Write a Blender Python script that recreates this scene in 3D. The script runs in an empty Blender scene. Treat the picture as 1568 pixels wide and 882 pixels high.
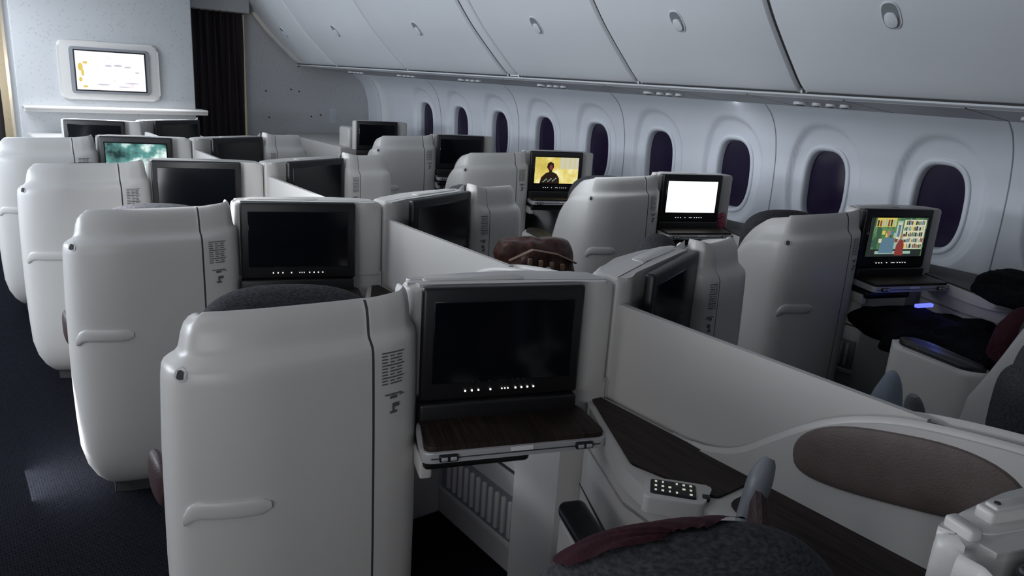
import bpy, bmesh, math, random
from mathutils import Vector, Matrix, noise
random.seed(4)
scene = bpy.context.scene
scene.view_settings.view_transform = 'Standard'
EYE = 1.57
COL = scene.collection

# ------------------------------------------------------------------ materials
def pmat(name, col, rough=0.5, metal=0.0, nscale=0, namt=0.0, bscale=0, bump=0.0, emis=None, estr=0.0, spec=0.5, coat=0.0):
    m = bpy.data.materials.new(name); m.use_nodes = True
    nt = m.node_tree; b = nt.nodes['Principled BSDF']
    b.inputs['Base Color'].default_value = (*col, 1)
    b.inputs['Roughness'].default_value = rough
    b.inputs['Metallic'].default_value = metal
    b.inputs['Specular IOR Level'].default_value = spec
    b.inputs['Coat Weight'].default_value = coat
    tc = nt.nodes.new('ShaderNodeTexCoord')
    if nscale:
        n = nt.nodes.new('ShaderNodeTexNoise'); n.inputs['Scale'].default_value = nscale
        n.inputs['Detail'].default_value = 5
        nt.links.new(tc.outputs['Object'], n.inputs['Vector'])
        r = nt.nodes.new('ShaderNodeValToRGB')
        r.color_ramp.elements[0].position = 0.3; r.color_ramp.elements[1].position = 0.7
        r.color_ramp.elements[0].color = (*[c*(1-namt) for c in col], 1)
        r.color_ramp.elements[1].color = (*[min(1, c*(1+namt)) for c in col], 1)
        nt.links.new(n.outputs['Fac'], r.inputs['Fac'])
        nt.links.new(r.outputs['Color'], b.inputs['Base Color'])
    if bscale:
        n2 = nt.nodes.new('ShaderNodeTexNoise'); n2.inputs['Scale'].default_value = bscale
        nt.links.new(tc.outputs['Object'], n2.inputs['Vector'])
        bp = nt.nodes.new('ShaderNodeBump'); bp.inputs['Strength'].default_value = bump
        bp.inputs['Distance'].default_value = 0.002
        nt.links.new(n2.outputs['Fac'], bp.inputs['Height'])
        nt.links.new(bp.outputs['Normal'], b.inputs['Normal'])
    if emis:
        b.inputs['Emission Color'].default_value = (*emis, 1)
        b.inputs['Emission Strength'].default_value = estr
    return m

M = {}
M['cream'] = pmat('cream_plastic', (0.57, 0.555, 0.535), 0.36, nscale=3, namt=0.02, bscale=900, bump=0.06)
M['cream2'] = pmat('cream_console', (0.55, 0.535, 0.52), 0.40, bscale=700, bump=0.06)
M['groove'] = pmat('seam_dark', (0.05, 0.05, 0.05), 0.8, spec=0.2)
M['black'] = pmat('black_plastic', (0.008, 0.008, 0.009), 0.38, bscale=1200, bump=0.05)
M['glass'] = pmat('screen_glass_off', (0.003, 0.004, 0.006), 0.12)
M['icon'] = pmat('lit_icon', (0.9, 0.9, 0.9), 0.5, emis=(1, 1, 1), estr=1.4)
M['dimicon'] = pmat('dim_icon', (0.4, 0.4, 0.35), 0.5, emis=(1, 1, .85), estr=0.45)
M['label'] = pmat('printed_label', (0.10, 0.10, 0.105), 0.6)
M['trim'] = pmat('silver_trim', (0.46, 0.46, 0.47), 0.35, metal=0.2)
M['whitelab'] = pmat('white_sticker', (0.8, 0.8, 0.8), 0.5)
M['brown'] = pmat('brown_leather', (0.120, 0.090, 0.083), 0.55, nscale=25, namt=0.08, bscale=260, bump=0.5)
M['darkbrown'] = pmat('dark_wing_leather', (0.040, 0.018, 0.020), 0.5, nscale=25, namt=0.08, bscale=260, bump=0.5)
M['maroon'] = pmat('maroon_cloth', (0.036, 0.008, 0.013), 0.8, nscale=60, namt=0.3, bscale=300, bump=0.4, spec=0.2)
M['greyband'] = pmat('grey_plastic', (0.17, 0.18, 0.20), 0.4)
M['blackcloth'] = pmat('black_cloth', (0.006, 0.006, 0.008), 0.95, nscale=40, namt=0.4, bscale=250, bump=0.8, spec=0.1)
M['wallwhite'] = pmat('sidewall_plastic', (0.66, 0.69, 0.74), 0.42, nscale=2, namt=0.02, bscale=500, bump=0.08)
M['binwhite'] = pmat('bin_plastic', (0.66, 0.68, 0.71), 0.38, nscale=2, namt=0.02, bscale=500, bump=0.06)
M['psu'] = pmat('psu_plastic', (0.42, 0.43, 0.45), 0.45)
M['recess'] = pmat('latch_recess', (0.22, 0.23, 0.25), 0.5)
M['ceil'] = pmat('ceiling_plastic', (0.55, 0.58, 0.62), 0.6)
M['pane'] = pmat('dimmed_window', (0.010, 0.007, 0.022), 0.15, emis=(0.04, 0.02, 0.09), estr=0.05)
M['pillow'] = pmat('pale_blue_cotton', (0.30, 0.35, 0.42), 0.8, bscale=60, bump=0.7)
M['leatherbag'] = pmat('bag_leather', (0.07, 0.025, 0.018), 0.45, nscale=40, namt=0.5, bscale=200, bump=0.6)
M['tan'] = pmat('tan_strap', (0.30, 0.20, 0.14), 0.5)
M['pink'] = pmat('pink_pouch', (0.4, 0.08, 0.12), 0.5, nscale=90, namt=0.9)
M['blueled'] = pmat('blue_led', (0.1, 0.1, 0.9), 0.4, emis=(0.12, 0.15, 1.0), estr=1.6)
M['curtain'] = pmat('curtain_fabric', (0.022, 0.014, 0.018), 0.85, bscale=300, bump=0.5)

def wood():
    m = pmat('dark_wood', (0.02, 0.013, 0.01), 0.5, spec=0.3)
    nt = m.node_tree; b = nt.nodes['Principled BSDF']; tc = nt.nodes['Texture Coordinate']
    mp = nt.nodes.new('ShaderNodeMapping'); mp.inputs['Scale'].default_value = (90, 5, 5)
    n = nt.nodes.new('ShaderNodeTexNoise'); n.inputs['Scale'].default_value = 1.5; n.inputs['Detail'].default_value = 8
    r = nt.nodes.new('ShaderNodeValToRGB')
    r.color_ramp.elements[0].position = 0.35; r.color_ramp.elements[0].color = (0.007, 0.0045, 0.004, 1)
    r.color_ramp.elements[1].position = 0.7; r.color_ramp.elements[1].color = (0.034, 0.021, 0.016, 1)
    nt.links.new(tc.outputs['Object'], mp.inputs['Vector']); nt.links.new(mp.outputs['Vector'], n.inputs['Vector'])
    nt.links.new(n.outputs['Fac'], r.inputs['Fac']); nt.links.new(r.outputs['Color'], b.inputs['Base Color'])
    return m
M['wood'] = wood()

def fabric():
    m = pmat('grey_weave_fabric', (0.03, 0.03, 0.034), 0.95, spec=0.15)
    nt = m.node_tree; b = nt.nodes['Principled BSDF']; tc = nt.nodes['Texture Coordinate']
    mp = nt.nodes.new('ShaderNodeMapping'); mp.inputs['Scale'].default_value = (110, 110, 420)
    n = nt.nodes.new('ShaderNodeTexNoise'); n.inputs['Scale'].default_value = 1.0; n.inputs['Detail'].default_value = 3
    r = nt.nodes.new('ShaderNodeValToRGB')
    r.color_ramp.elements[0].position = 0.3; r.color_ramp.elements[0].color = (0.028, 0.028, 0.032, 1)
    r.color_ramp.elements[1].position = 0.75; r.color_ramp.elements[1].color = (0.085, 0.084, 0.092, 1)
    bp = nt.nodes.new('ShaderNodeBump'); bp.inputs['Strength'].default_value = 0.6; bp.inputs['Distance'].default_value = 0.002
    nt.links.new(tc.outputs['Object'], mp.inputs['Vector']); nt.links.new(mp.outputs['Vector'], n.inputs['Vector'])
    nt.links.new(n.outputs['Fac'], r.inputs['Fac']); nt.links.new(r.outputs['Color'], b.inputs['Base Color'])
    nt.links.new(n.outputs['Fac'], bp.inputs['Height']); nt.links.new(bp.outputs['Normal'], b.inputs['Normal'])
    return m
M['fabric'] = fabric()

def carpet():
    m = pmat('patterned_carpet', (0.01, 0.011, 0.014), 1.0, spec=0.0)
    nt = m.node_tree; b = nt.nodes['Principled BSDF']; tc = nt.nodes['Texture Coordinate']
    mp = nt.nodes.new('ShaderNodeMapping'); mp.inputs['Rotation'].default_value = (0, 0, 0.785); mp.inputs['Scale'].default_value = (38, 38, 38)
    br = nt.nodes.new('ShaderNodeTexBrick'); br.inputs['Scale'].default_value = 1
    br.inputs['Color1'].default_value = (0.0045, 0.005, 0.007, 1); br.inputs['Color2'].default_value = (0.0085, 0.009, 0.012, 1)
    br.inputs['Mortar'].default_value = (0.018, 0.019, 0.024, 1); br.inputs['Mortar Size'].default_value = 0.04
    n = nt.nodes.new('ShaderNodeTexNoise'); n.inputs['Scale'].default_value = 350
    bp = nt.nodes.new('ShaderNodeBump'); bp.inputs['Strength'].default_value = 0.7; bp.inputs['Distance'].default_value = 0.004
    nt.links.new(tc.outputs['Object'], mp.inputs['Vector']); nt.links.new(mp.outputs['Vector'], br.inputs['Vector'])
    nt.links.new(br.outputs['Color'], b.inputs['Base Color']); nt.links.new(tc.outputs['Object'], n.inputs['Vector'])
    nt.links.new(n.outputs['Fac'], bp.inputs['Height']); nt.links.new(bp.outputs['Normal'], b.inputs['Normal'])
    return m
M['carpet'] = carpet()

def bulkmat():
    m = pmat('speckled_bulkhead', (0.5, 0.5, 0.52), 0.6)
    nt = m.node_tree; b = nt.nodes['Principled BSDF']; tc = nt.nodes['Texture Coordinate']
    v = nt.nodes.new('ShaderNodeTexVoronoi'); v.inputs['Scale'].default_value = 28
    r = nt.nodes.new('ShaderNodeValToRGB')
    r.color_ramp.elements[0].position = 0.12; r.color_ramp.elements[0].color = (0.40, 0.41, 0.42, 1)
    r.color_ramp.elements[1].position = 0.3; r.color_ramp.elements[1].color = (0.48, 0.49, 0.50, 1)
    nt.links.new(tc.outputs['Object'], v.inputs['Vector']); nt.links.new(v.outputs['Distance'], r.inputs['Fac'])
    nt.links.new(r.outputs['Color'], b.inputs['Base Color'])
    return m
M['bulk'] = bulkmat()

def screenmat(name, stops, scale, strength, kind='noise', vec=(1, 1, 1)):
    m = pmat(name, (0, 0, 0), 0.2)
    nt = m.node_tree; b = nt.nodes['Principled BSDF']; tc = nt.nodes['Texture Coordinate']
    mp = nt.nodes.new('ShaderNodeMapping'); mp.inputs['Scale'].default_value = vec
    r = nt.nodes.new('ShaderNodeValToRGB'); cr = r.color_ramp
    while len(cr.elements) < len(stops): cr.elements.new(0.5)
    for e, (p, c) in zip(cr.elements, stops): e.position = p; e.color = (*c, 1)
    if kind == 'noise':
        n = nt.nodes.new('ShaderNodeTexNoise'); n.inputs['Detail'].default_value = 4; out = n.outputs['Fac']
    else:
        n = nt.nodes.new('ShaderNodeTexVoronoi'); n.distance = 'CHEBYCHEV'; cr.interpolation = 'CONSTANT'
        sp = nt.nodes.new('ShaderNodeSeparateColor'); nt.links.new(n.outputs['Color'], sp.inputs[0]); out = sp.outputs[0]
    n.inputs['Scale'].default_value = scale
    nt.links.new(tc.outputs['Object'], mp.inputs['Vector']); nt.links.new(mp.outputs['Vector'], n.inputs['Vector'])
    nt.links.new(out, r.inputs['Fac']); nt.links.new(r.outputs['Color'], b.inputs['Emission Color'])
    b.inputs['Emission Strength'].default_value = strength
    return m
def flat(name, c, s=1.0): return pmat(name, (0, 0, 0), 0.3, emis=c, estr=s)
M['scr_white'] = flat('screen_white', (0.97, 0.99, 1), 1.5)
M['scr_room'] = screenmat('screen_film_room', [(0, (0.07, 0.17, 0.07)), (0.4, (0.11, 0.22, 0.09)), (0.7, (0.04, 0.10, 0.06))], 45, 1.0, 'vor', (1, 1, 0.6))
M['f_yel'] = flat('film_yellow', (.62, .50, .10)); M['f_red'] = flat('film_red', (.22, .04, .035)); M['f_cream'] = flat('film_cream', (.60, .58, .42))
M['f_blue'] = flat('film_blue', (.10, .18, .25)); M['f_dark'] = flat('film_dark', (.02, .025, .025)); M['f_teal'] = flat('film_teal', (.30, .45, .38))
M['f_skin'] = flat('film_skin', (.35, .2, .13)); M['f_lilac'] = flat('film_lilac', (.62, .58, .70)); M['f_gold'] = flat('film_gold', (.8, .62, .15))
M['scr_yellow'] = screenmat('screen_film_yellow', [(0.3, (0.50, 0.38, 0.06)), (0.5, (0.75, 0.62, 0.16)), (0.62, (0.95, 0.90, 0.50))], 7, 1.0)
M['scr_teal'] = screenmat('screen_film_teal', [(0.38, (0.01, 0.03, 0.03)), (0.5, (0.12, 0.32, 0.30)), (0.58, (0.85, 1, 0.95))], 7, 1.1)
M['scr_wall'] = screenmat('screen_bulkhead_picture', [(0.3, (0.85, 0.78, .80)), (0.42, (1, 0.95, .97)), (0.7, (1, 0.97, 1))], 11, 1.15)
M['darkfig'] = flat('screen_figure', (0.02, 0.010, 0.007))

# ------------------------------------------------------------------ mesh helpers
def xf(vs, mat):
    return [tuple(mat @ Vector(v)) for v in vs]
def bm_out(bm):
    bmesh.ops.recalc_face_normals(bm, faces=bm.faces)
    bm.verts.index_update()
    v = [tuple(p.co) for p in bm.verts]; f = [[q.index for q in fc.verts] for fc in bm.faces]
    bm.free(); return v, f
def rbox(x0, x1, y0, y1, z0, z1, r=0.01, seg=3):
    bm = bmesh.new(); bmesh.ops.create_cube(bm, size=1)
    for v in bm.verts:
        v.co = Vector(((x0+x1)/2+v.co.x*(x1-x0), (y0+y1)/2+v.co.y*(y1-y0), (z0+z1)/2+v.co.z*(z1-z0)))
    if r > 0:
        bmesh.ops.bevel(bm, geom=list(bm.edges), offset=min(r, 0.48*min(x1-x0, y1-y0, z1-z0)), segments=seg, profile=0.5, affect='EDGES')
    return bm_out(bm)
def prism(poly, z0, z1, r=0.0, seg=3):
    bm = bmesh.new()
    lo = [bm.verts.new((p[0], p[1], z0)) for p in poly]; hi = [bm.verts.new((p[0], p[1], z1)) for p in poly]
    n = len(poly); bm.faces.new(lo[::-1]); tf = bm.faces.new(hi)
    for i in range(n): bm.faces.new((lo[i], lo[(i+1) % n], hi[(i+1) % n], hi[i]))
    if r > 0:
        bmesh.ops.bevel(bm, geom=list(tf.edges), offset=r, segments=seg, profile=0.5, affect='EDGES')
    return bm_out(bm)
def round_poly(pts, r, n=5):
    out = []
    N = len(pts)
    for i in range(N):
        p = Vector(pts[i]); a = Vector(pts[i-1]); b = Vector(pts[(i+1) % N])
        da = (a-p); db = (b-p); rr = min(r, da.length*0.45, db.length*0.45)
        s = p+da.normalized()*rr; e = p+db.normalized()*rr
        for k in range(n+1):
            t = k/n; out.append(tuple((1-t)**2*s+2*t*(1-t)*p+t*t*e))
    return out
def crom(pts, n=8):
    P = [Vector(p) for p in pts]; out = []
    for i in range(len(P)-1):
        p0 = P[i-1] if i > 0 else P[0]*2-P[1]; p1 = P[i]; p2 = P[i+1]
        p3 = P[i+2] if i+2 < len(P) else P[-1]*2-P[-2]
        for k in range(n):
            t = k/n
            out.append(0.5*((2*p1)+(p2-p0)*t+(2*p0-5*p1+4*p2-p3)*t*t+(3*p1-p0-3*p2+p3)*t**3))
    out.append(P[-1]); return out
def spw(v, e): return math.copysign(abs(v)**e, v)
def sqpt(c, a, b, h, ph, th, e1, e2):
    return (c[0]+a*spw(math.cos(ph), e1)*spw(math.cos(th), e2), c[1]+b*spw(math.cos(ph), e1)*spw(math.sin(th), e2), c[2]+h*spw(math.sin(ph), e1))
def superq(cx, cy, cz, a, b, c, e1=0.6, e2=0.7, nu=32, nv=18):
    vs = []; fs = []
    for j in range(nv+1):
        ph = -math.pi/2+math.pi*j/nv
        for i in range(nu):
            vs.append(sqpt((cx, cy, cz), a, b, c, ph, 2*math.pi*i/nu, e1, e2))
    for j in range(nv):
        for i in range(nu):
            fs.append((j*nu+i, j*nu+(i+1) % nu, (j+1)*nu+(i+1) % nu, (j+1)*nu+i))
    return vs, fs
def tube(path, r, nseg=10, flat=1.0, normal=None):
    P = [Vector(p) for p in path]; vs = []; fs = []
    for i, p in enumerate(P):
        t = (P[min(i+1, len(P)-1)]-P[max(i-1, 0)]).normalized()
        up = Vector(normal) if normal else Vector((0, 0, 1))
        a = t.cross(up).normalized(); b = a.cross(t).normalized()
        rr = r[i] if isinstance(r, (list, tuple)) else r
        for k in range(nseg):
            th = 2*math.pi*k/nseg
            vs.append(tuple(p+a*math.cos(th)*rr+b*math.sin(th)*rr*flat))
    n = len(P)
    for i in range(n-1):
        for k in range(nseg):
            fs.append((i*nseg+k, i*nseg+(k+1) % nseg, (i+1)*nseg+(k+1) % nseg, (i+1)*nseg+k))
    fs.append(tuple(range(nseg))[::-1]); fs.append(tuple((n-1)*nseg+k for k in range(nseg)))
    return vs, fs

class MB:
    def __init__(s): s.v = []; s.f = []; s.m = []; s.mats = []
    def add(s, vf, mat, mtx=None):
        v, f = vf
        if mtx is not None: v = xf(v, mtx)
        o = len(s.v); s.v += [tuple(p) for p in v]
        if mat not in s.mats: s.mats.append(mat)
        k = s.mats.index(mat)
        s.f += [[i+o for i in q] for q in f]; s.m += [k]*len(f)
        return s
    def mesh(s, name, mapf=None, flip=False, ang=38):
        me = bpy.data.meshes.new(name)
        vs = [mapf(p) for p in s.v] if mapf else s.v
        fs = [q[::-1] for q in s.f] if flip else s.f
        me.from_pydata(vs, [], fs)
        for k in s.mats: me.materials.append(M[k])
        for p, k in zip(me.polygons, s.m): p.material_index = k; p.use_smooth = True
        me.update(); me.set_sharp_from_angle(angle=math.radians(ang))
        return me
def obj(name, me, parent=None, loc=(0, 0, 0), rz=0):
    o = bpy.data.objects.new(name, me); COL.objects.link(o)
    o.location = loc; o.rotation_euler = (0, 0, rz)
    if parent: o.parent = parent
    return o
def empty(name, loc=(0, 0, 0)):
    e = bpy.data.objects.new(name, None); e.empty_display_size = 0.1; COL.objects.link(e); e.location = loc
    return e

# ------------------------------------------------------------------ seat shell
key = [((0.47, 0.66), 0.30), ((0.415, 0.50), 0.55), ((0.375, 0.36), 0.90), ((0.34, 0.24), 1.02), ((0.317, 0.145), 1.05), ((0.317, 0.065), 1.062), ((0.36, 0.01), 1.068),
       ((0.46, -0.03), 1.071), ((0.60, -0.045), 1.073), ((0.73, -0.052), 1.076), ((0.79, -0.050), 1.082), ((0.84, -0.035), 1.088), ((0.872, 0.0), 1.09), ((0.88, 0.04), 1.09)]
path = crom([(*k[0], k[1]) for k in key], 8)
GI = 9*8
g = path[GI]
path = path[:GI]+[Vector((g.x+d, g.y, g.z)) for d in (-.003, -.0015, .0015, .003)]+path[GI+1:]
NP = len(path)
def pnorm(i):
    a = path[max(i-2, 0)]; b = path[min(i+2, NP-1)]
    t = Vector((b.x-a.x, b.y-a.y)).normalized(); return Vector((-t.y, t.x))
def wgt(i):
    s = i/8
    return 1.0 if s < 7 else max(0.45, 1-(s-7)*0.13)
ZB = 0.05
def shellpt(i, h, ins):
    p = path[i]; n = pnorm(i); w = wgt(i)
    z = ZB+(p.z-ZB)*h
    return Vector((p.x+n.x*ins*w, p.y+n.y*ins*w, z))
rings = [(0, .085), (.012, .07), (.04, .045), (.09, .02), (.16, .004), (.27, 0), (.42, -.002), (.58, 0), (.70, .002), (.80, .006), (.865, .009), (.890, .012), (.900, .017), (.908, .027), (.916, .040), (.924, .046), (.935, .049), (.96, .054), (.980, .061), (.992, .071), (.998, .08), (1.0, .088), (.998, .096), (.99, .104), (.97, .110), (.9, .113), (.6, .105), (.25, .10)]
NOUT = 21
def inset_at(h):
    for (a, b), (c, d) in zip(rings, rings[1:]):
        if a <= h <= c: return b+(d-b)*(h-a)/(c-a+1e-9)
    return .08
def onshell(i, z, out=.0025):
    h = (z-ZB)/(path[i].z-ZB)
    p = shellpt(i, h, inset_at(h)); n = pnorm(i)
    return (p.x-n.x*out, p.y-n.y*out, p.z)
def build_shell():
    mb = MB(); mb.mats = ['cream', 'groove', 'label']
    for (h, ins) in rings:
        for i in range(NP): mb.v.append(tuple(shellpt(i, h, ins)))
    for r in range(len(rings)-1):
        for i in range(NP-1):
            mb.f.append([r*NP+i, r*NP+i+1, (r+1)*NP+i+1, (r+1)*NP+i])
            mb.m.append(1 if (GI <= i <= GI+2 and r < NOUT-1) else 0)
    R = len(rings)
    for i0 in (0, NP-1):
        for r in range(R//2-1):
            a, b = r, R-1-r
            q = [a*NP+i0, (a+1)*NP+i0, (b-1)*NP+i0, b*NP+i0]
            mb.f.append(q if i0 == 0 else q[::-1]); mb.m.append(0)
    kick = [(p.x+pnorm(i).x*.10*wgt(i), p.y+pnorm(i).y*.10*wgt(i)) for i, p in enumerate(path)]
    kv = []; kf = []
    for (x, y) in kick: kv += [(x, y, 0.0), (x, y, 0.12)]
    for i in range(NP-1): kf.append((2*i, 2*i+2, 2*i+3, 2*i+1))
    mb.add((kv, kf), 'groove')
    # moulded grip rib
    sec = 10; vs = []; fs = []
    idx = [44+k for k in range(0, 15)]
    for n_, i in enumerate(idx):
        t = n_/(len(idx)-1)
        zc = .655-.028*max(0, (.30-t)/.30)**2-.004*t
        hw = .021*min(1, (t+.10)/.15, math.sqrt(max(0.02, (1.02-t)/.10)))
        for k in range(sec+1):
            a = math.pi*k/sec
            vs.append(onshell(i, zc+hw*math.cos(a), .009*math.sin(a)**.5-.001 if 0 < k < sec else -.002))
    for n_ in range(len(idx)-1):
        for k in range(sec): fs.append((n_*(sec+1)+k, n_*(sec+1)+k+1, (n_+1)*(sec+1)+k+1, (n_+1)*(sec+1)+k))
    fs.append(tuple(range(sec+1))); fs.append(tuple((len(idx)-1)*(sec+1)+k for k in range(sec+1))[::-1])
    mb.add((vs, fs), 'cream')
    # round release button at the corner
    for (rad, out, mt) in ((1.7, .0015, 'psu'), (1.1, .0025, 'groove')):
        vv = []
        for k in range(14):
            a = 2*math.pi*k/14
            vv.append(onshell(44+round(rad*math.cos(a)), .955+.009*rad*math.sin(a), out))
        mb.add((vv, [tuple(range(14))]), mt)
    # printed instruction label
    for li in range(11):
        z = 0.955-li*0.0075
        for seg in range(3):
            i0 = GI+5+seg*3; i1 = i0+(2 if (li*seg+li) % 4 else 3)
            mb.add(([onshell(i0, z), onshell(i1, z), onshell(i1, z+.003), onshell(i0, z+.003)], [(0, 1, 2, 3)]), 'label')
    for (z0, z1, ia, ib) in ((0.852, 0.8555, 6, 13), (0.843, 0.8505, 8, 11), (0.848, 0.851, 12, 14), (0.811, 0.831, 9, 10), (0.806, 0.812, 8, 11), (0.821, 0.831, 10, 12)):
        mb.add(([onshell(GI+ia, z0), onshell(GI+ib, z0), onshell(GI+ib, z1), onshell(GI+ia, z1)], [(0, 1, 2, 3)]), 'label')
    return mb

def build_housing(lid=False):
    mb = MB()
    poly = round_poly([(.868, .03), (1.27, -.117), (1.32, -.150), (1.378, -.155), (1.378, -.045), (1.30, -.02), (1.20, .035), (1.05, .075), (.90, .09), (.868, .085)], .02, 3)
    mb.add(prism(poly, .80, 1.086, .02, 4), 'cream')
    mb.add(prism([(1.27, -.11), (1.32, -.146), (1.378, -.15), (1.378, .08), (1.27, .08)], 0.0, .81, .0), 'cream2')
    H = Matrix.Translation((1.05, .0, 0)) @ Matrix.Rotation(math.radians(-20), 4, 'Z')
    mb.add(prism(round_poly([(-.15, -.005), (.12, -.005), (.11, .045), (-.14, .045)], .02), 1.082, 1.0885, .003, 2), 'cream', H)
    if lid:
        mb.add(rbox(-.12, .09, .010, .036, 1.086, 1.104, .005), 'cream', H)
        mb.add(rbox(-.11, -.05, .014, .032, 1.100, 1.108, .003), 'cream2', H)
        mb.add(rbox(.02, .08, .014, .032, 1.100, 1.108, .003), 'cream2', H)
        for x in (-.10, -.02, .07): mb.add(tube([(x, .023, 1.103), (x, .023, 1.1095)], .004, 10, 1, (0, 1, 0)), 'groove', H)
        mb.add(rbox(-.175, -.155, -.01, .03, 1.07, 1.100, .005), 'cream2', H)
    return mb

def build_footwell():
    mb = MB()
    mb.add(rbox(1.345, 1.378, -.1, .62, 0, .72, .003), 'cream2')
    mb.add(rbox(.86, 1.345, .60, .62, 0, .62, .003), 'cream2')
    mb.add(rbox(1.338, 1.35, .10, .60, .09, .115, .004), 'cream')
    mb.add(rbox(1.340, 1.3455, .13, .58, .12, .285, .001, 1), 'recess')
    for k in range(11):
        y = .16+k*.036
        mb.add(rbox(1.330, 1.35, y, y+.018, .135, .27, .006, 3), 'cream')
    mb.add(rbox(1.337, 1.35, .10, .60, .37, .376, .001, 1), 'groove')
    mb.add(rbox(.90, 1.335, .42, .60, .46, .52, .03), 'fabric')
    return mb

A22 = math.radians(-22)
SEATM = Matrix.Translation((.66, .27, 0)) @ Matrix.Rotation(A22, 4, 'Z')
def build_seat():
    mb = MB()
    mb.add(rbox(-.25, .25, .05, .60, .36, .49, .05, 4), 'fabric', SEATM)
    tilt = SEATM @ Matrix.Translation((0, .03, .45)) @ Matrix.Rotation(math.radians(8), 4, 'X')
    mb.add(rbox(-.245, .245, -.06, .07, 0, .42, .05, 4), 'fabric', tilt)
    mb.add(rbox(-.24, .24, .06, .58, .0, .36, .03), 'groove', SEATM)
    return mb
HC = (0, 0, .88)
def build_headrest():
    mb = MB()
    mb.add(superq(*HC, .225, .09, .165, .70, .8, 48, 28), 'fabric', SEATM)
    mb.add(superq(0, .045, .84, .16, .075, .12, .6, .7), 'fabric', SEATM)
    return mb
def build_wing():
    mb = MB()
    pts = crom([(.92, .34, .72), (.98, .37, .79), (1.03, .41, .86), (1.058, .44, .905)], 6)
    vs = []; fs = []; n = len(pts)
    for i, p in enumerate(pts):
        zt = p.z
        for (dx, z) in ((0, .55), (0, zt-.03), (.006, zt-.008), (.014, zt), (.024, zt-.006), (.03, zt-.03), (.03, .55)):
            vs.append((p.x+dx, p.y-dx*.6, z))
    for i in range(n-1):
        for k in range(6): fs.append((i*7+k, (i+1)*7+k, (i+1)*7+k+1, i*7+k+1))
    fs.append(tuple((n-1)*7+k for k in range(7)))
    mb.add((vs, fs), 'darkbrown')
    bp = crom([(1.078, .43, .66), (1.070, .438, .76), (1.070, .442, .84), (1.080, .442, .90), (1.103, .442, .948)], 6)
    mb.add(tube([tuple(p) for p in bp], [.024]*20+[.023, .021, .019, .016, .010], 14, .6), 'greyband')
    am = Matrix.Translation((1.0, .70, 0)) @ Matrix.Rotation(A22, 4, 'Z')
    mb.add(rbox(-.035, .035, -.24, .24, .575, .62, .02, 4), 'black', am)
    mb.add(rbox(-.032, .032, -.22, .225, .30, .577, .008), 'cream2', am)
    return mb
def build_aisle_arm():
    mb = MB()
    poly = round_poly([(.40, .50), (.50, .42), (.64, .76), (.60, .88), (.48, .84)], .06)
    mb.add(prism(poly, .06, .60, .02), 'cream')
    poly2 = round_poly([(.42, .52), (.49, .45), (.615, .76), (.585, .85), (.50, .815)], .05)
    mb.add(prism(poly2, .60, .618, .008), 'black')
    return mb

def build_console():
    mb = MB()
    outer = round_poly([(1.36, 1.135), (1.315, 1.135), (1.125, .80), (1.10, .70), (1.155, .60), (1.15, .12), (1.36, .12)], .03)
    mb.add(prism(outer, .70, .748, .008), 'cream')
    w1 = round_poly([(1.345, 1.12), (1.325, 1.12), (1.15, .80), (1.165, .74), (1.20, .60), (1.345, .60)], .015)
    mb.add(prism(w1, .74, .754, .002, 1), 'wood')
    w2 = round_poly([(1.345, .575), (1.21, .575), (1.17, .50), (1.165, .15), (1.345, .15)], .015)
    mb.add(prism(w2, .74, .754, .002, 1), 'wood')
    body = [(1.35, 1.13), (1.31, 1.13), (1.16, .82), (1.15, .70), (1.19, .6), (1.19, .12), (1.35, .12)]
    mb.add(prism(body, .63, .705, .0), 'cream2')
    mb.add(prism([(1.35, 1.13), (1.31, 1.13), (1.16, .82), (1.15, .70), (1.19, .62), (1.35, .62)], .0, .64, .0), 'cream2')
    mb.add(prism([(1.352, 1.12), (1.308, 1.125), (1.154, .825), (1.146, .70), (1.186, .62), (1.35, .62)], .50, .505, .0), 'groove')
    return mb
def build_remote():
    mb = MB()
    K = Matrix.Translation((1.135, .665, .752)) @ Matrix.Rotation(math.radians(-49), 4, 'Z')
    mb.add(prism(round_poly([(-.062, -.045), (.062, -.045), (.085, .04), (-.062, .04)], .015), -.03, .008, .004), 'cream', K)
    mb.add(rbox(-.048, .048, -.030, .028, .002, .012, .006), 'black', K)
    rr = random.Random(3)
    for i in range(6):
        for j in range(3):
            if (i+j) % 5 == 4: continue
            cx = -.0365+i*.0146; cy = -.0185+j*.0175; w = .0018+rr.random()*.0014
            mb.add(rbox(cx-w, cx+w, cy-.003, cy+.003, .0115, .0128, 0), 'dimicon', K)
    mb.add(prism(round_poly([(-.008, -.006), (.008, -.006), (.008, .01), (-.008, .01)], .004), .0, .0085, 0), 'black', K @ Matrix.Translation((.068, -.012, 0.001)))
    return mb
def yz_prism(poly, x0, x1, r=.0):
    v, f = prism(poly, x0, x1, r, 2)
    return [(p[2], p[0], p[1]) for p in v], f
CURVE = [tuple(p) for p in crom([(.86, .748), (.76, .753), (.66, .79), (.568, .865), (.50, .920), (.436, .960), (.36, .992), (.28, 1.012), (.15, 1.03), (.0, 1.04)], 4)]
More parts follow.
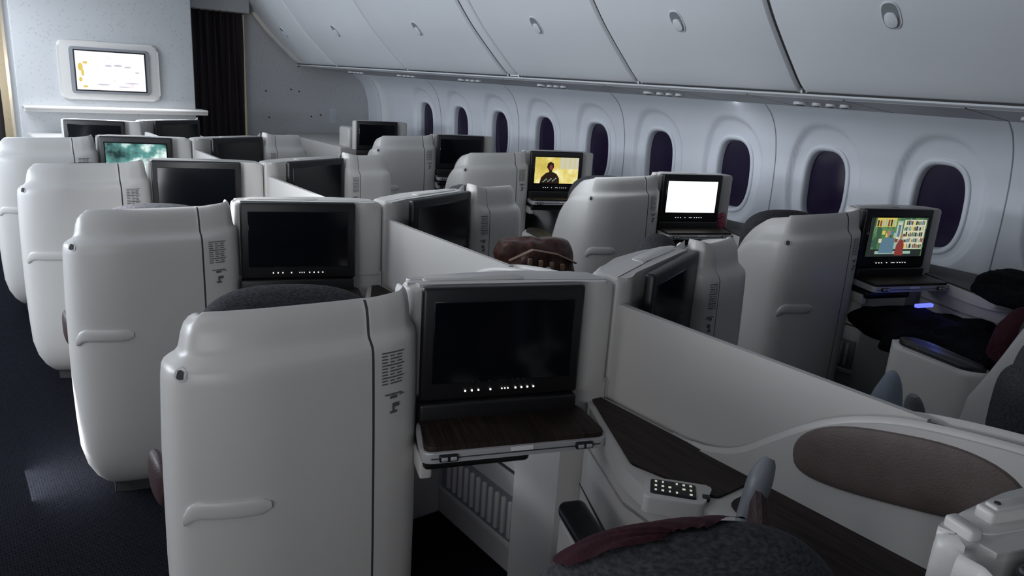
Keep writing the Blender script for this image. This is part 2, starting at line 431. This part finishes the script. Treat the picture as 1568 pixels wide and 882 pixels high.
def build_surround():
    mb = MB()
    poly = CURVE+[(-.02, 1.03), (-.02, .745)]
    mb.add(yz_prism(poly, 1.335, 1.368, 0), 'cream')
    rim = [(1.3515, p[0], p[1]-.006) for p in CURVE]
    mb.add(tube(rim, [.006, .009, .012]+[.0165]*(len(rim)-3), 12, .6, (1, 0, 0)), 'cream')
    vs = []; fs = []
    N = 48; R = 7
    a = math.radians(-13)
    for j in range(R+1):
        q = j/R
        s = math.sin(q*math.pi/2); hgt = .014*math.cos(q*math.pi/2)**0.6 if q < 1 else 0
        for i in range(N):
            th = 2*math.pi*i/N
            cx, sy = math.cos(th), math.sin(th)
            y = .215*spw(cx, .75)*s; z = (.088 if sy > 0 else .052)*spw(sy, .95 if sy > 0 else .6)*s
            yy = y*math.cos(a)-z*math.sin(a); zz = y*math.sin(a)+z*math.cos(a)
            vs.append((1.335-hgt, .315+yy, .900+zz))
    for j in range(R):
        for i in range(N):
            fs.append((j*N+i, (j+1)*N+i, (j+1)*N+(i+1) % N, j*N+(i+1) % N))
    mb.add((vs, fs), 'brown')
    return mb
def build_divider():
    mb = MB()
    poly = [(1.135, .757), (1.135, .99)]+[(1.13, 1.005), (1.115, 1.015), (1.09, 1.018)]+[(.30, 1.018), (.30, .94), (.70, .757)]
    mb.add(yz_prism(poly, 1.371, 1.391, .004), 'cream')
    mb.add(rbox(1.372, 1.39, .1, 1.12, 0, .76, .001, 1), 'cream2')
    return mb

def mapB(p):
    x, y, z = p
    if x < .87:
        X = 1.89+(.87-x)*.62
        z = z+.025*max(0, min(1, (z-.6)/.4))
    else: X = 2.76-x
    return (X, y, z)

def pair(mb, name): return mb.mesh(name), mb.mesh(name+'_m', mapB, True)
PARTS = {}
for nm, fn in (('shell', build_shell), ('monitor_housing', build_housing), ('footwell', build_footwell), ('seat_cushion', build_seat), ('headrest', build_headrest),
               ('side_wing', build_wing), ('aisle_armrest', build_aisle_arm), ('side_table', build_console), ('seat_control_panel', build_remote), ('padded_surround', build_surround)):
    PARTS[nm] = pair(fn(), nm)
lidded = build_housing(True).mesh('housing_lidded')
divmesh = build_divider().mesh('divider')

# ------------------------------------------------------------------ monitor + tray
def monitor_mesh(scr='glass', icons=True, fig=False):
    mb = MB()
    mb.add(rbox(-.207, .207, -.014, .016, -.145, .145, .009), 'black')
    mb.add(rbox(-.18, .18, -.0165, -.012, -.098, .112, .003, 1), 'glass')
    def pic(x0, x1, z0, z1, m, d=0): mb.add(([(x0, -.0176-d, z0), (x1, -.0176-d, z0), (x1, -.0176-d, z1), (x0, -.0176-d, z1)], [(0, 1, 2, 3)]), m)
    def ell(cx, cz, a, b, m, d): mb.add(([(cx+a*math.cos(t), -.0176-d, cz+b*math.sin(t)) for t in [k*math.pi/10 for k in range(20)]], [tuple(range(20))]), m)
    if scr != 'glass':
        pic(-.172, .172, -.088, .104, scr, -.0003)
    if scr == 'scr_room':
        rr = random.Random(8)
        pic(-.172, -.15, -.088, .104, 'f_dark'); pic(-.14, -.02, .06, .104, 'f_yel')
        for k in range(7): pic(-.135+k*.016, -.125+k*.016, .063, .09+rr.random()*.012, rr.choice(['f_red', 'f_teal', 'f_cream', 'f_dark']), .0002)
        for k in range(9):
            x = -.14+rr.random()*.13; z = -.02+rr.random()*.06
            pic(x, x+.018, z, z+.02, rr.choice(['f_blue', 'f_teal', 'f_cream', 'f_yel', 'f_red']), .0001+k*.00002)
        pic(.03, .165, -.05, .095, 'f_cream'); pic(-.012, .022, -.05, .09, 'f_teal', .0001); pic(-.007, .017, .0, .08, 'f_cream', .0002); pic(-.003, .013, .01, .07, 'f_blue', .0003)
        for r in range(5):
            x = .036
            while x < .155:
                w = .003+rr.random()*.008; h = .014+rr.random()*.010
                pic(x, x+w, -.046+r*.029, -.046+r*.029+h, rr.choice(['f_red', 'f_blue', 'f_teal', 'f_yel', 'f_dark', 'scr_room', 'f_dark']), .0002); x += w+.002
        pic(-.15, .165, -.088, -.052, 'f_dark', .0003); pic(-.12, .10, -.075, -.06, 'f_teal', .0004)
        body = [(-.10, -.07), (-.095, -.02), (-.075, .005), (-.055, .012), (-.03, .003), (-.015, -.02), (-.01, -.07)]
        mb.add(([(x, -.0181, z) for x, z in body], [tuple(range(len(body)))]), 'f_blue'); ell(-.055, .028, .011, .016, 'f_skin', .0006)
        mb.add(([(x*.6+.06, -.0182, z-.012) for x, z in body], [tuple(range(len(body)))]), 'f_red'); ell(.028, .014, .009, .014, 'f_skin', .0007)
    if fig:
        pic(.02, .172, .02, .104, 'f_cream', -.0001)
        for k in range(4): pic(.02+k*.04, .024+k*.04, .02, .104, 'f_yel', .0001)
        body = [(-.13, -.088), (-.12, -.045), (-.085, -.012), (-.06, -.004), (-.06, .006), (-.078, .03), (-.073, .058), (-.052, .072), (-.028, .060), (-.023, .032), (-.037, .008), (-.036, -.002), (.0, -.016), (.022, -.05), (.025, -.088)]
        mb.add(([(x, -.0182, z) for x, z in body], [tuple(range(len(body)))]), 'darkfig')
        ell(-.046, .030, .013, .018, 'f_red', .001)
        for k in range(9): ell(-.10+(k*37 % 100)*.001, -.075+(k*53 % 50)*.001, .006, .004, 'f_teal', .001)
    if icons:
        for x in (-.095, -.078, -.061, -.03, .0, .008, .016, .036, .052, .068, .084):
            s = .0019 if abs(x) > .02 else .0014
            mb.add(rbox(x-s, x+s, -.0172, -.0145, -.120-s, -.120+s, 0), 'icon')
    mb.add(rbox(-.12, .12, -.004, .02, -.20, -.14, .004), 'black')
    return mb.mesh('monitor_'+scr)
MON = {'glass': monitor_mesh('glass'), 'dark': monitor_mesh('glass', False), 'white': monitor_mesh('scr_white'), 'room': monitor_mesh('scr_room'), 'yellow': monitor_mesh('scr_yellow', True, True), 'teal': monitor_mesh('scr_teal', False)}
def tray_mesh():
    mb = MB()
    rim = round_poly([(-.232, -.175), (.232, -.175), (.225, .0), (-.215, .0)], .03)
    mb.add(prism(rim, .722, .748, .004), 'trim')
    top = round_poly([(-.225, -.168), (.225, -.168), (.215, .0), (-.205, .0)], .025)
    mb.add(prism(top, .746, .760, .003), 'wood')
    mb.add(rbox(-.21, .21, -.1765, -.170, .732, .735, .001, 1), 'groove')
    for x in (-.17, .165):
        mb.add(rbox(x-.022, x+.022, -.185, -.165, .728, .744, .003), 'black')
        mb.add(rbox(x-.018, x-.003, -.188, -.18, .732, .741, .002), 'trim')
        mb.add(rbox(x+.003, x+.018, -.188, -.18, .732, .741, .002), 'trim')
    mb.add(rbox(-.02, .035, -.1775, -.174, .737, .747, 0), 'whitelab')
    mb.add(rbox(-.215, .05, -.12, .02, .672, .712, .012), 'black')
    mb.add(rbox(-.22, -.19, -.10, .06, .64, .69, .006), 'cream2')
    mb.add(rbox(-.21, .20, -.03, .03, .70, .80, .006), 'black')
    mb.v = [(x, y, z-.945) for x, y, z in mb.v]
    return mb.mesh('tray')
TRAY = tray_mesh()

PITCH = 1.25
def place_row(kind, n, scr, shell=True, dy=0):
    off = {'A': (0, 0), 'B': (0, 0.0), 'C': (2.62, .29)}[kind]
    base = Vector((off[0]-.022*(n-1), 1.45+PITCH*(n-1)+off[1]+dy, 0))
    k = 1 if kind == 'B' else 0
    if shell:
        e = empty('business_class_seat', base)
        for nm in ('shell', 'monitor_housing', 'footwell', 'seat_cushion', 'headrest', 'side_wing', 'aisle_armrest', 'side_table', 'seat_control_panel', 'padded_surround'):
            if kind == 'C' and nm == 'padded_surround': continue
            if kind != 'C' and nm == 'aisle_armrest': continue
            obj(nm, lidded if (nm == 'monitor_housing' and kind == 'A' and n == 0) else PARTS[nm][k], e)
    else:
        e = empty('monitor_console', base)
        obj('monitor_housing', PARTS['monitor_housing'][k], e)
    c = Vector((1.068, -.082, .945))
    if k: c.x = 2.76-c.x
    rz = math.radians(22 if k else -20)
    m = obj('seat_monitor', MON[scr], None, base+c, rz)
    obj('tray_table', TRAY, m)

scrA = {0: 'dark', 1: 'glass', 2: 'glass', 3: 'dark', 4: 'teal', 5: 'dark'}
scrC = {0: 'dark', 1: 'room', 2: 'white', 3: 'yellow', 4: 'dark', 5: 'dark'}
for n in range(0, 6):
    place_row('A', n, scrA[n], n < 5, 0 if n < 5 else .05)
    place_row('B', n, 'dark', n < 5, 0 if n < 5 else .2)
    place_row('C', n, scrC[n], n < 5, 0 if n < 5 else .25)
    if n < 5: obj('privacy_divider', divmesh, None, (-.022*(n-1), 1.45+PITCH*(n-1), 0))

# ------------------------------------------------------------------ room shell
XL, XR, YB, YF = -1.75, 4.47, -2.6, 8.85
mb = MB(); mb.add(([(XL, YB, 0), (4.6, YB, 0), (4.6, 10.2, 0), (XL, 10.2, 0)], [(0, 1, 2, 3)]), 'carpet'); obj('floor', mb.mesh('floor'))
mb = MB(); mb.add(rbox(XL, 4.6, YB, 10.2, 2.46, 2.5, 0), 'ceil'); obj('ceiling', mb.mesh('ceiling'))
mb = MB(); mb.add(rbox(XL-.05, XL, YB, 10.2, 0, 2.5, 0), 'wallwhite'); obj('wall_left', mb.mesh('wall_left'))
mb = MB(); mb.add(rbox(XL, 4.6, YB-.05, YB, 0, 2.5, 0), 'bulk'); obj('wall_back', mb.mesh('wall_back'))
mb = MB(); mb.add(rbox(XL, 4.6, 10.2, 10.25, 0, 2.5, 0), 'bulk'); obj('wall_galley', mb.mesh('wall_galley'))

prof = [(0, 4.36), (.35, 4.44), (.7, 4.47), (1.0, 4.475), (1.2, 4.46), (1.35, 4.42), (1.45, 4.36), (1.52, 4.28), (1.56, 4.18)]
def wx(z):
    for (a, b), (c, d) in zip(prof, prof[1:]):
        if a <= z <= c:
            t = (z-a)/(c-a); return b+(d-b)*t
    return prof[-1][1]
WY = [1.825+.700*k for k in range(-4, 9)]
WZ = 1.030; WA, WB = .134, .238; DEP = .030
def wxs(z): return wx(z)*.5+.25*(wx(max(0, z-.04))+wx(min(1.56, z+.04)))
def wallx(y, z):
    x = wxs(z)
    for w in WY:
        dz = z-(WZ+.03)
        if abs(y-w) < .34:
            d = (abs((y-w)/.250)**2.3+abs(dz/.375)**2.3)**(1/2.3)
            t = min(1, max(0, (1.0-d)/.08)); t = t*t*(3-2*t)
            x += DEP*t
    return x
mb = MB(); ys = []; y = YB
while y < YF: ys.append(y); y += .0155
ys.append(YF)
zs = [i*.0156 for i in range(101)]
vs = []; fs = []
for y in ys:
    for z in zs: vs.append((wallx(y, z), y, z))
nz = len(zs)
for i in range(len(ys)-1):
    for j in range(nz-1):
        yc = (ys[i]+ys[i+1])/2; zc = (zs[j]+zs[j+1])/2
        hole = False
        for w in WY:
            if (abs((yc-w)/(WA+.012))**3+abs((zc-WZ)/(WB+.012))**3) < 1: hole = True
        if not hole: fs.append((i*nz+j, i*nz+j+1, (i+1)*nz+j+1, (i+1)*nz+j))
mb.add((vs, fs), 'wallwhite')
obj('wall_right', mb.mesh('wall_right', ang=60))
mb = MB(); mb.add(rbox(4.62, 4.66, YB, 10.2, 0, 2.5, 0), 'groove'); obj('wall_outer', mb.mesh('wall_outer'))
for wi, w in enumerate(WY):
    mb = MB(); N = 64
    def ringpts(da, dx):
        out = []
        for i in range(N):
            th = 2*math.pi*i/N
            c, s = math.cos(th), math.sin(th)
            yy = w+(WA+da)*spw(c, .7); zz = WZ+(WB+da)*spw(s, .7)
            out.append((wxs(zz)+DEP+dx, yy, zz))
        return out
    steps = [(.034, .004), (.033, -.004), (.028, -.009), (.018, -.010), (.008, -.006), (.002, .004), (-.001, .02), (-.004, .05), (-.006, .075)]
    vs = []
    for (da, dx) in steps: vs += ringpts(da, dx)
    fs = []
    for r in range(len(steps)-1):
        for i in range(N): fs.append((r*N+i, (r+1)*N+i, (r+1)*N+(i+1) % N, r*N+(i+1) % N))
    mb.add((vs, fs), 'wallwhite')
    pv = ringpts(-.004, .045)
    mb.add((pv, [tuple(range(N))]), 'pane')
    obj('window_%d' % (wi+1), mb.mesh('window', ang=50))
for k in range(7):
    y = 1.825-.35+1.4*(k-1)
    vs = []; fs = []
    zz = [.6+i*.03 for i in range(32)]
    for z in zz: vs += [(wallx(y, z)-.0015, y-.003, z), (wallx(y, z)-.0015, y+.003, z)]
    for i in range(len(zz)-1): fs.append((2*i, 2*i+1, 2*i+3, 2*i+2))
    mb = MB(); mb.add((vs, fs), 'recess'); obj('trim_%d' % (k+1), mb.mesh('trim'))

# overhead bins
bp = [(p.x, p.y+EYE) for p in crom([(3.555, .044), (3.53, .040), (3.495, .050), (3.44, .092), (3.36, .165), (3.25, .268), (3.14, .38), (3.00, .55), (2.88, .72), (2.81, .92)], 5)]
def swept(profile, y0, y1, off=0.0):
    vs = []; fs = []; n = len(profile)
    yy = [y0, y0+.004, y0+.012, y0+.03, y1-.03, y1-.012, y1-.004, y1]; oo = [-.020, -.010, -.003, 0, 0, -.003, -.010, -.020]
    for y, o in zip(yy, oo):
        for i, p in enumerate(profile):
            a = profile[max(0, i-1)]; b = profile[min(n-1, i+1)]
            t = Vector((b[0]-a[0], b[1]-a[1])).normalized(); nn = Vector((-t.y, t.x))
            nn = -nn if nn.x > 0 else nn
            vs.append((p[0]+nn.x*(o+off), y, p[1]+nn.y*(o+off)))
    for r in range(len(yy)-1):
        for i in range(n-1): fs.append((r*n+i, (r+1)*n+i, (r+1)*n+i+1, r*n+i+1))
    return vs, fs
doors = [(-2.5, -1.25), (-1.232, -.08), (-.062, 1.043), (1.061, 2.168), (2.186, 3.298), (3.316, 4.51), (4.665, 6.173), (6.191, 7.698), (7.716, 8.8)]
bins = empty('overhead_bin_row')
mb = MB(); mb.add(swept(bp, -2.6, 8.82, -.022), 'groove'); obj('bin_carcass', mb.mesh('bin_carcass'), bins)
mb = MB(); mb.add(swept(bp, 4.53, 4.645, -.006), 'binwhite'); obj('bin_divider', mb.mesh('bin_divider'), bins)
li = min(range(len(bp)), key=lambda i: abs(bp[i][1]-(EYE+.365)))
pl = bp[li]; pa = bp[li-1]; pb = bp[li+1]
tz = Vector((pb[0]-pa[0], 0, pb[1]-pa[1])).normalized(); nx = Vector((0, 1, 0)).cross(tz)
if nx.x > 0: nx = -nx
def sel(a, b, n=28, e=.75):
    return [(a*spw(math.cos(t), e), b*spw(math.sin(t), e)) for t in [2*math.pi*i/n for i in range(n)]]
for d in doors:
    mb = MB(); mb.add(swept(bp, d[0], d[1]), 'binwhite')
    yc = (d[0]+d[1])/2; Lm = Matrix(((0, tz.x, nx.x, pl[0]), (1, tz.y, nx.y, yc), (0, tz.z, nx.z, pl[1]), (0, 0, 0, 1)))
    mb.add(prism(sel(.042, .068), -.004, .003, .002, 2), 'binwhite', Lm)
    mb.add(prism(sel(.036, .062), .002, .0035, 0), 'recess', Lm)
    mb.add(prism(sel(.027, .036), .002, .010, .003, 2), 'binwhite', Lm @ Matrix.Translation((0, -.018, 0)))
    obj('bin_door', mb.mesh('bin_door', ang=30), bins)
psu = empty('passenger_service_unit')
def strip(pts, y0, y1, mat):
    vs = []; fs = []
    for y in (y0, y1):
        for p in pts: vs.append((p[0], y, p[1]+EYE))
    n = len(pts)
    for i in range(n-1): fs.append((i, i+1, n+i+1, n+i))
    mb = MB(); mb.add((vs, fs), mat); return mb
obj('bin_rail', strip([(3.57, .012), (3.53, .014), (3.515, .022), (3.52, .030), (3.57, .034)], -2.6, 8.82, 'binwhite').mesh('rail'), psu)
yy = -2.5; k = 0
while yy < 8.7:
    y2 = min(yy+.56, 8.8)
    obj('psu_panel', strip([(3.56, .024), (3.57, .008), (3.80, -.012), (4.10, -.038), (4.16, -.03), (4.21, .0)], yy, y2-.008, 'psu').mesh('psu_panel', ang=20), psu)
    if k % 2 == 0:
        mb = MB()
        for j, dyy in enumerate((.12, .2, .28, .38)):
            r = .028 if j < 3 else .04
            R = Matrix.Translation((3.82, yy+dyy, -.016+EYE)) @ Matrix.Rotation(math.radians(6), 4, 'Y')
            mb.add(tube([(0, 0, -.012), (0, 0, .01)], r, 20, 1, (0, 1, 0)), 'binwhite', R)
            mb.add(tube([(0, 0, -.0135), (0, 0, -.011)], r*.6, 16, 1, (0, 1, 0)), 'groove', R)
        obj('reading_light', mb.mesh('reading_light'), psu)
    yy += .56; k += 1
obj('psu_backing', strip([(3.5, .06), (4.25, .02)], -2.6, 8.85, 'groove').mesh('psub'), psu)

# front bulkheads
mb = MB(); mb.add(rbox(.64, 2.14, 8.0, 8.9, 0, 2.46, .01), 'bulk'); obj('wall_front_center', mb.mesh('wall_fc'))
mb = MB(); mb.add(rbox(2.92, 4.5, 8.82, 8.92, 0, 2.46, .004), 'bulk'); obj('wall_front_right', mb.mesh('wall_fr'))
mb = MB()
for (x, z) in ((3.15, 1.28), (3.55, 1.29), (3.18, .98), (3.45, 1.31), (3.7, 1.0), (3.82, 1.02)):
    mb.add(rbox(x-.008, x+.008, 8.812, 8.825, z-.008, z+.008, .002), 'groove')
mb.add(rbox(3.95, 4.03, 8.814, 8.825, .93, 1.10, 0), 'ceil')
for k in range(7): mb.add(rbox(3.96, 4.02, 8.812, 8.815, 1.08-k*.02, 1.087-k*.02, 0), 'psu')
obj('wall_fitting', mb.mesh('wall_fittings'))
e = empty('bulkhead_display', (1.39, 8.0, 1.42))
mb = MB()
RX = Matrix.Rotation(math.radians(90), 4, 'X')
mb.add(prism(round_poly([(-.42, -.26), (.42, -.26), (.42, .26), (-.42, .26)], .06), 0, .035, .02), 'cream', RX)
mb.add(prism(round_poly([(-.33, -.205), (.33, -.205), (.33, .205), (-.33, .205)], .03), .03, .05, .01), 'recess', RX)
obj('display_frame', mb.mesh('display_frame'), e)
mb = MB(); mb.add(rbox(-.30, .30, -.055, -.04, -.182, .182, .004), 'black')
mb.add(([(-.288, -.0556, -.17), (.288, -.0556, -.17), (.288, -.0556, .17), (-.288, -.0556, .17)], [(0, 1, 2, 3)]), 'scr_wall')
def bell(cx, cz, a, b, m, d=0): mb.add(([(cx+a*math.cos(t), -.0562-d, cz+b*math.sin(t)) for t in [k*math.pi/8 for k in range(16)]], [tuple(range(16))]), m)
for (cx, cz, a, b) in ((-.25, .03, .02, .035), (-.235, -.02, .012, .03), (-.255, -.08, .014, .02), (-.21, .07, .02, .012), (-.22, -.14, .02, .01)): bell(cx, cz, a, b, 'f_gold')
for (cx, cz, a, b) in ((-.02, .05, .03, .008), (.06, .055, .035, .010), (.14, .045, .03, .007), (.17, -.10, .06, .006), (.10, -.135, .05, .005), (-.07, -.12, .05, .006), (.22, .0, .02, .006)): bell(cx, cz, a, b, 'f_lilac')
obj('display_panel', mb.mesh('display_panel'), e)
mb = MB(); mb.add(rbox(.66, 2.2, 7.78, 8.02, 1.075, 1.10, .01), 'cream'); mb.add(rbox(.66, 2.2, 7.80, 7.82, 1.05, 1.08, .004), 'cream2')
mb.add(rbox(.68, 2.12, 7.05, 8.0, 0, .86, .02), 'cream2')
obj('bulkhead_shelf', mb.mesh('bulkhead_shelf'))
mb = MB(); mb.add(rbox(3.35, 4.32, 7.25, 8.80, 0, .80, .02), 'cream2'); mb.add(rbox(3.45, 4.0, 7.25, 7.5, .78, 1.0, .03), 'cream')
obj('bulkhead_cabinet', mb.mesh('bulkhead_cabinet'))
def curtain(x0, x1, y, z0, z1, pleats):
    vs = []; fs = []; nx_ = pleats*10; nz_ = 12
    for j in range(nz_+1):
        z = z0+(z1-z0)*j/nz_
        for i in range(nx_+1):
            t = i/nx_
            amp = .030*(.75+.25*math.sin(j*.5+i*.05))
            vs.append((x0+(x1-x0)*t+.006*math.sin(j*.6+i*.3), y+amp*math.sin(t*pleats*2*math.pi+.4*math.sin(t*9)), z))
    for j in range(nz_):
        for i in range(nx_): fs.append((j*(nx_+1)+i, j*(nx_+1)+i+1, (j+1)*(nx_+1)+i+1, (j+1)*(nx_+1)+i))
    mb = MB(); mb.add((vs, fs), 'curtain')
    mb.add(rbox(x0-.02, x1+.02, y-.012, y+.012, z1-.01, z1-.002, .003), 'groove')
    return mb.mesh('curtain', ang=80)
obj('curtain', curtain(2.2, 2.865, 8.70, .03, 2.098, 9))
obj('curtain', curtain(-.5, .56, 8.70, .03, 2.098, 12))
mb = MB(); mb.add(rbox(2.145, 2.915, 8.6, 8.9, 2.10, 2.455, .01), 'bulk'); mb.add(rbox(XL+.01, .635, 8.6, 8.9, 2.10, 2.455, .01), 'bulk'); obj('curtain_header', mb.mesh('curtain_header'))

mb = MB(); mb.add(rbox(4.02, 4.34, YB+.1, 7.0, 0, .70, .02), 'cream2'); mb.add(rbox(4.0, 4.34, YB+.1, 7.0, .70, .735, .01), 'wood')
obj('window_side_ledge', mb.mesh('window_ledge'))

# ------------------------------------------------------------------ loose things
def crumple(a, b, c, amp, seed, e=.7, fr=9):
    v, f = superq(0, 0, 0, a, b, c, e, e, 40, 22)
    out = []
    for p in v:
        q = Vector(p); n = noise.noise(q*fr+Vector((seed, 0, 0)))+.5*noise.noise(q*fr*2.3+Vector((0, seed, 0)))
        out.append(tuple(q*(1+amp*n)))
    return out, f
mb = MB(); mb.add(crumple(.155, .09, .10, .28, 1), 'leatherbag')
mb.add(tube([(-.13, -.09, .03), (-.05, -.115, .075), (.05, -.105, .055), (.15, -.07, .01)], .011, 8, .4), 'tan')
mb.add(tube([(-.11, -.085, -.02), (-.0, -.105, .0), (.11, -.09, -.03)], .009, 8, .4), 'tan')
for k in range(5): mb.add(rbox(-.10+k*.045, -.085+k*.045, -.10, -.085, .02-k*.008, .045-k*.008, .003), 'tan')
obj('leather_handbag', mb.mesh('bag'), None, (1.79, 2.14, .90), -.3)
mb = MB(); mb.add(crumple(.24, .22, .06, .5, 5, .8, 6), 'blackcloth'); obj('black_jacket', mb.mesh('jacket'), None, (3.86, 1.10, .79), .2)
mb = MB(); mb.add(crumple(.26, .36, .10, .45, 9, .8, 6), 'blackcloth'); obj('dark_blanket', mb.mesh('blanket'), None, (3.55, 1.28, .55), -.35)
mb = MB(); mb.add(crumple(.055, .045, .18, .12, 3, 1.0), 'pillow'); obj('pillow', mb.mesh('pillow'), None, (2.07, .86, .67), -.2)
mb = MB(); mb.add(crumple(.16, .09, .17, .10, 12, .8), 'maroon'); obj('burgundy_cushion', mb.mesh('bcushion'), None, (3.42, .93, .66), -.35)
mb = MB(); mb.add(crumple(.05, .035, .06, .3, 7), 'pink'); obj('snack_pouch', mb.mesh('pouch'), None, (3.93, 2.86, .80), .3)
# maroon cloth over the crest of the closest headrest
vs = []; fs = []
NU, NV = 30, 12
for i in range(NU+1):
    for j in range(NV+1):
        th = math.radians(52+128*i/NU)
        p0 = 50+4*math.sin(i*.45)
        ph = math.radians(p0+(86-p0)*j/NV)
        vs.append(sqpt(HC, .231, .096, .170+.0015*math.sin(i*1.1+j), ph, th, .70, .8))
for i in range(NU):
    for j in range(NV): fs.append((i*(NV+1)+j, (i+1)*(NV+1)+j, (i+1)*(NV+1)+j+1, i*(NV+1)+j+1))
mb = MB(); mb.add((vs, fs), 'maroon', Matrix.Translation((.022, .20, 0)) @ SEATM)
obj('maroon_cloth', mb.mesh('mcloth'))
for n in range(1, 3):
    mb = MB(); mb.add(superq(0, 0, 0, .018, .07, .062, .7, .8, 20, 12), 'darkbrown')
    obj('seat_belt_cover', mb.mesh('cover'), None, (.338-.022*(n-1), 1.74+PITCH*(n-1), .60))
mb = MB(); mb.add(rbox(-.05, .05, -.01, .01, -.008, .008, .003), 'blueled'); obj('blue_indicator_lamp', mb.mesh('blue'), None, (3.55, 1.40, .69), -.3)

# ------------------------------------------------------------------ lights
def area(name, loc, target, sx, sy, power, col):
    L = bpy.data.lights.new(name, 'AREA'); L.shape = 'RECTANGLE'; L.size = sx; L.size_y = sy; L.energy = power; L.color = col
    o = bpy.data.objects.new(name, L); COL.objects.link(o); o.location = loc
    d = Vector(target)-Vector(loc); o.rotation_euler = d.to_track_quat('-Z', 'Y').to_euler()
    return o
def point(name, loc, power, col, r=.05):
    L = bpy.data.lights.new(name, 'POINT'); L.energy = power; L.color = col; L.shadow_soft_size = r
    o = bpy.data.objects.new(name, L); COL.objects.link(o); o.location = loc
area('window_daylight_left', (-1.65, .2, 1.3), (2.5, 2.0, 1.25), 3.5, .5, 32, (.94, .96, 1))
area('window_daylight_front_left', (-1.65, 5.0, 1.35), (3.0, 5.0, 1.5), 4.5, .5, 115, (.84, .91, 1))
area('ceiling_light_aisle', (-.3, 1.5, 2.40), (.2, 1.5, 0), .25, 6, 15, (1, .98, .95))
area('bin_fill_light', (.9, 3.0, 2.40), (3.4, 3.0, 1.60), .25, 11, 74, (.94, .97, 1))  # added fill to brighten bins and right wall, not a real ceiling fixture
area('ceiling_light_front', (.1, 7.0, 2.35), (.7, 6.4, 0), .6, 1.6, 60, (.85, .92, 1))
area('sidewall_wash_light', (4.19, 3.1, 1.525), (4.27, 3.1, 1.0), .03, 11.3, 16, (.85, .92, 1))
area('shelf_light', (1.4, 7.72, 1.30), (1.4, 7.5, .8), 1.2, .1, 6, (.9, .95, 1))
point('galley_light_right', (3.7, 9.5, 1.1), 25, (1, .85, .55))
point('galley_light_left', (.2, 9.4, 1.3), 40, (1, .85, .6))
point('footwell_light', (1.0, 1.74, .36), .13, (.68, .72, 1), .03)
point('blue_lamp_glow', (3.5, 1.30, .72), .08, (.1, .15, 1), .02)
w = bpy.data.worlds.new('w'); scene.world = w; w.use_nodes = True
w.node_tree.nodes['Background'].inputs[0].default_value = (.5, .6, .8, 1); w.node_tree.nodes['Background'].inputs[1].default_value = .05

# ------------------------------------------------------------------ camera
cd = bpy.data.cameras.new('camera'); cam = bpy.data.objects.new('camera', cd); COL.objects.link(cam)
cd.sensor_width = 36; cd.lens = 25.94; cd.clip_start = .02
R = Matrix(((.7924, .1164, -.5987), (-.6067, .2510, -.7542), (.0625, .9609, .2695)))
cam.matrix_world = Matrix.Translation((0, 0, EYE)) @ R.to_4x4()
scene.camera = cam
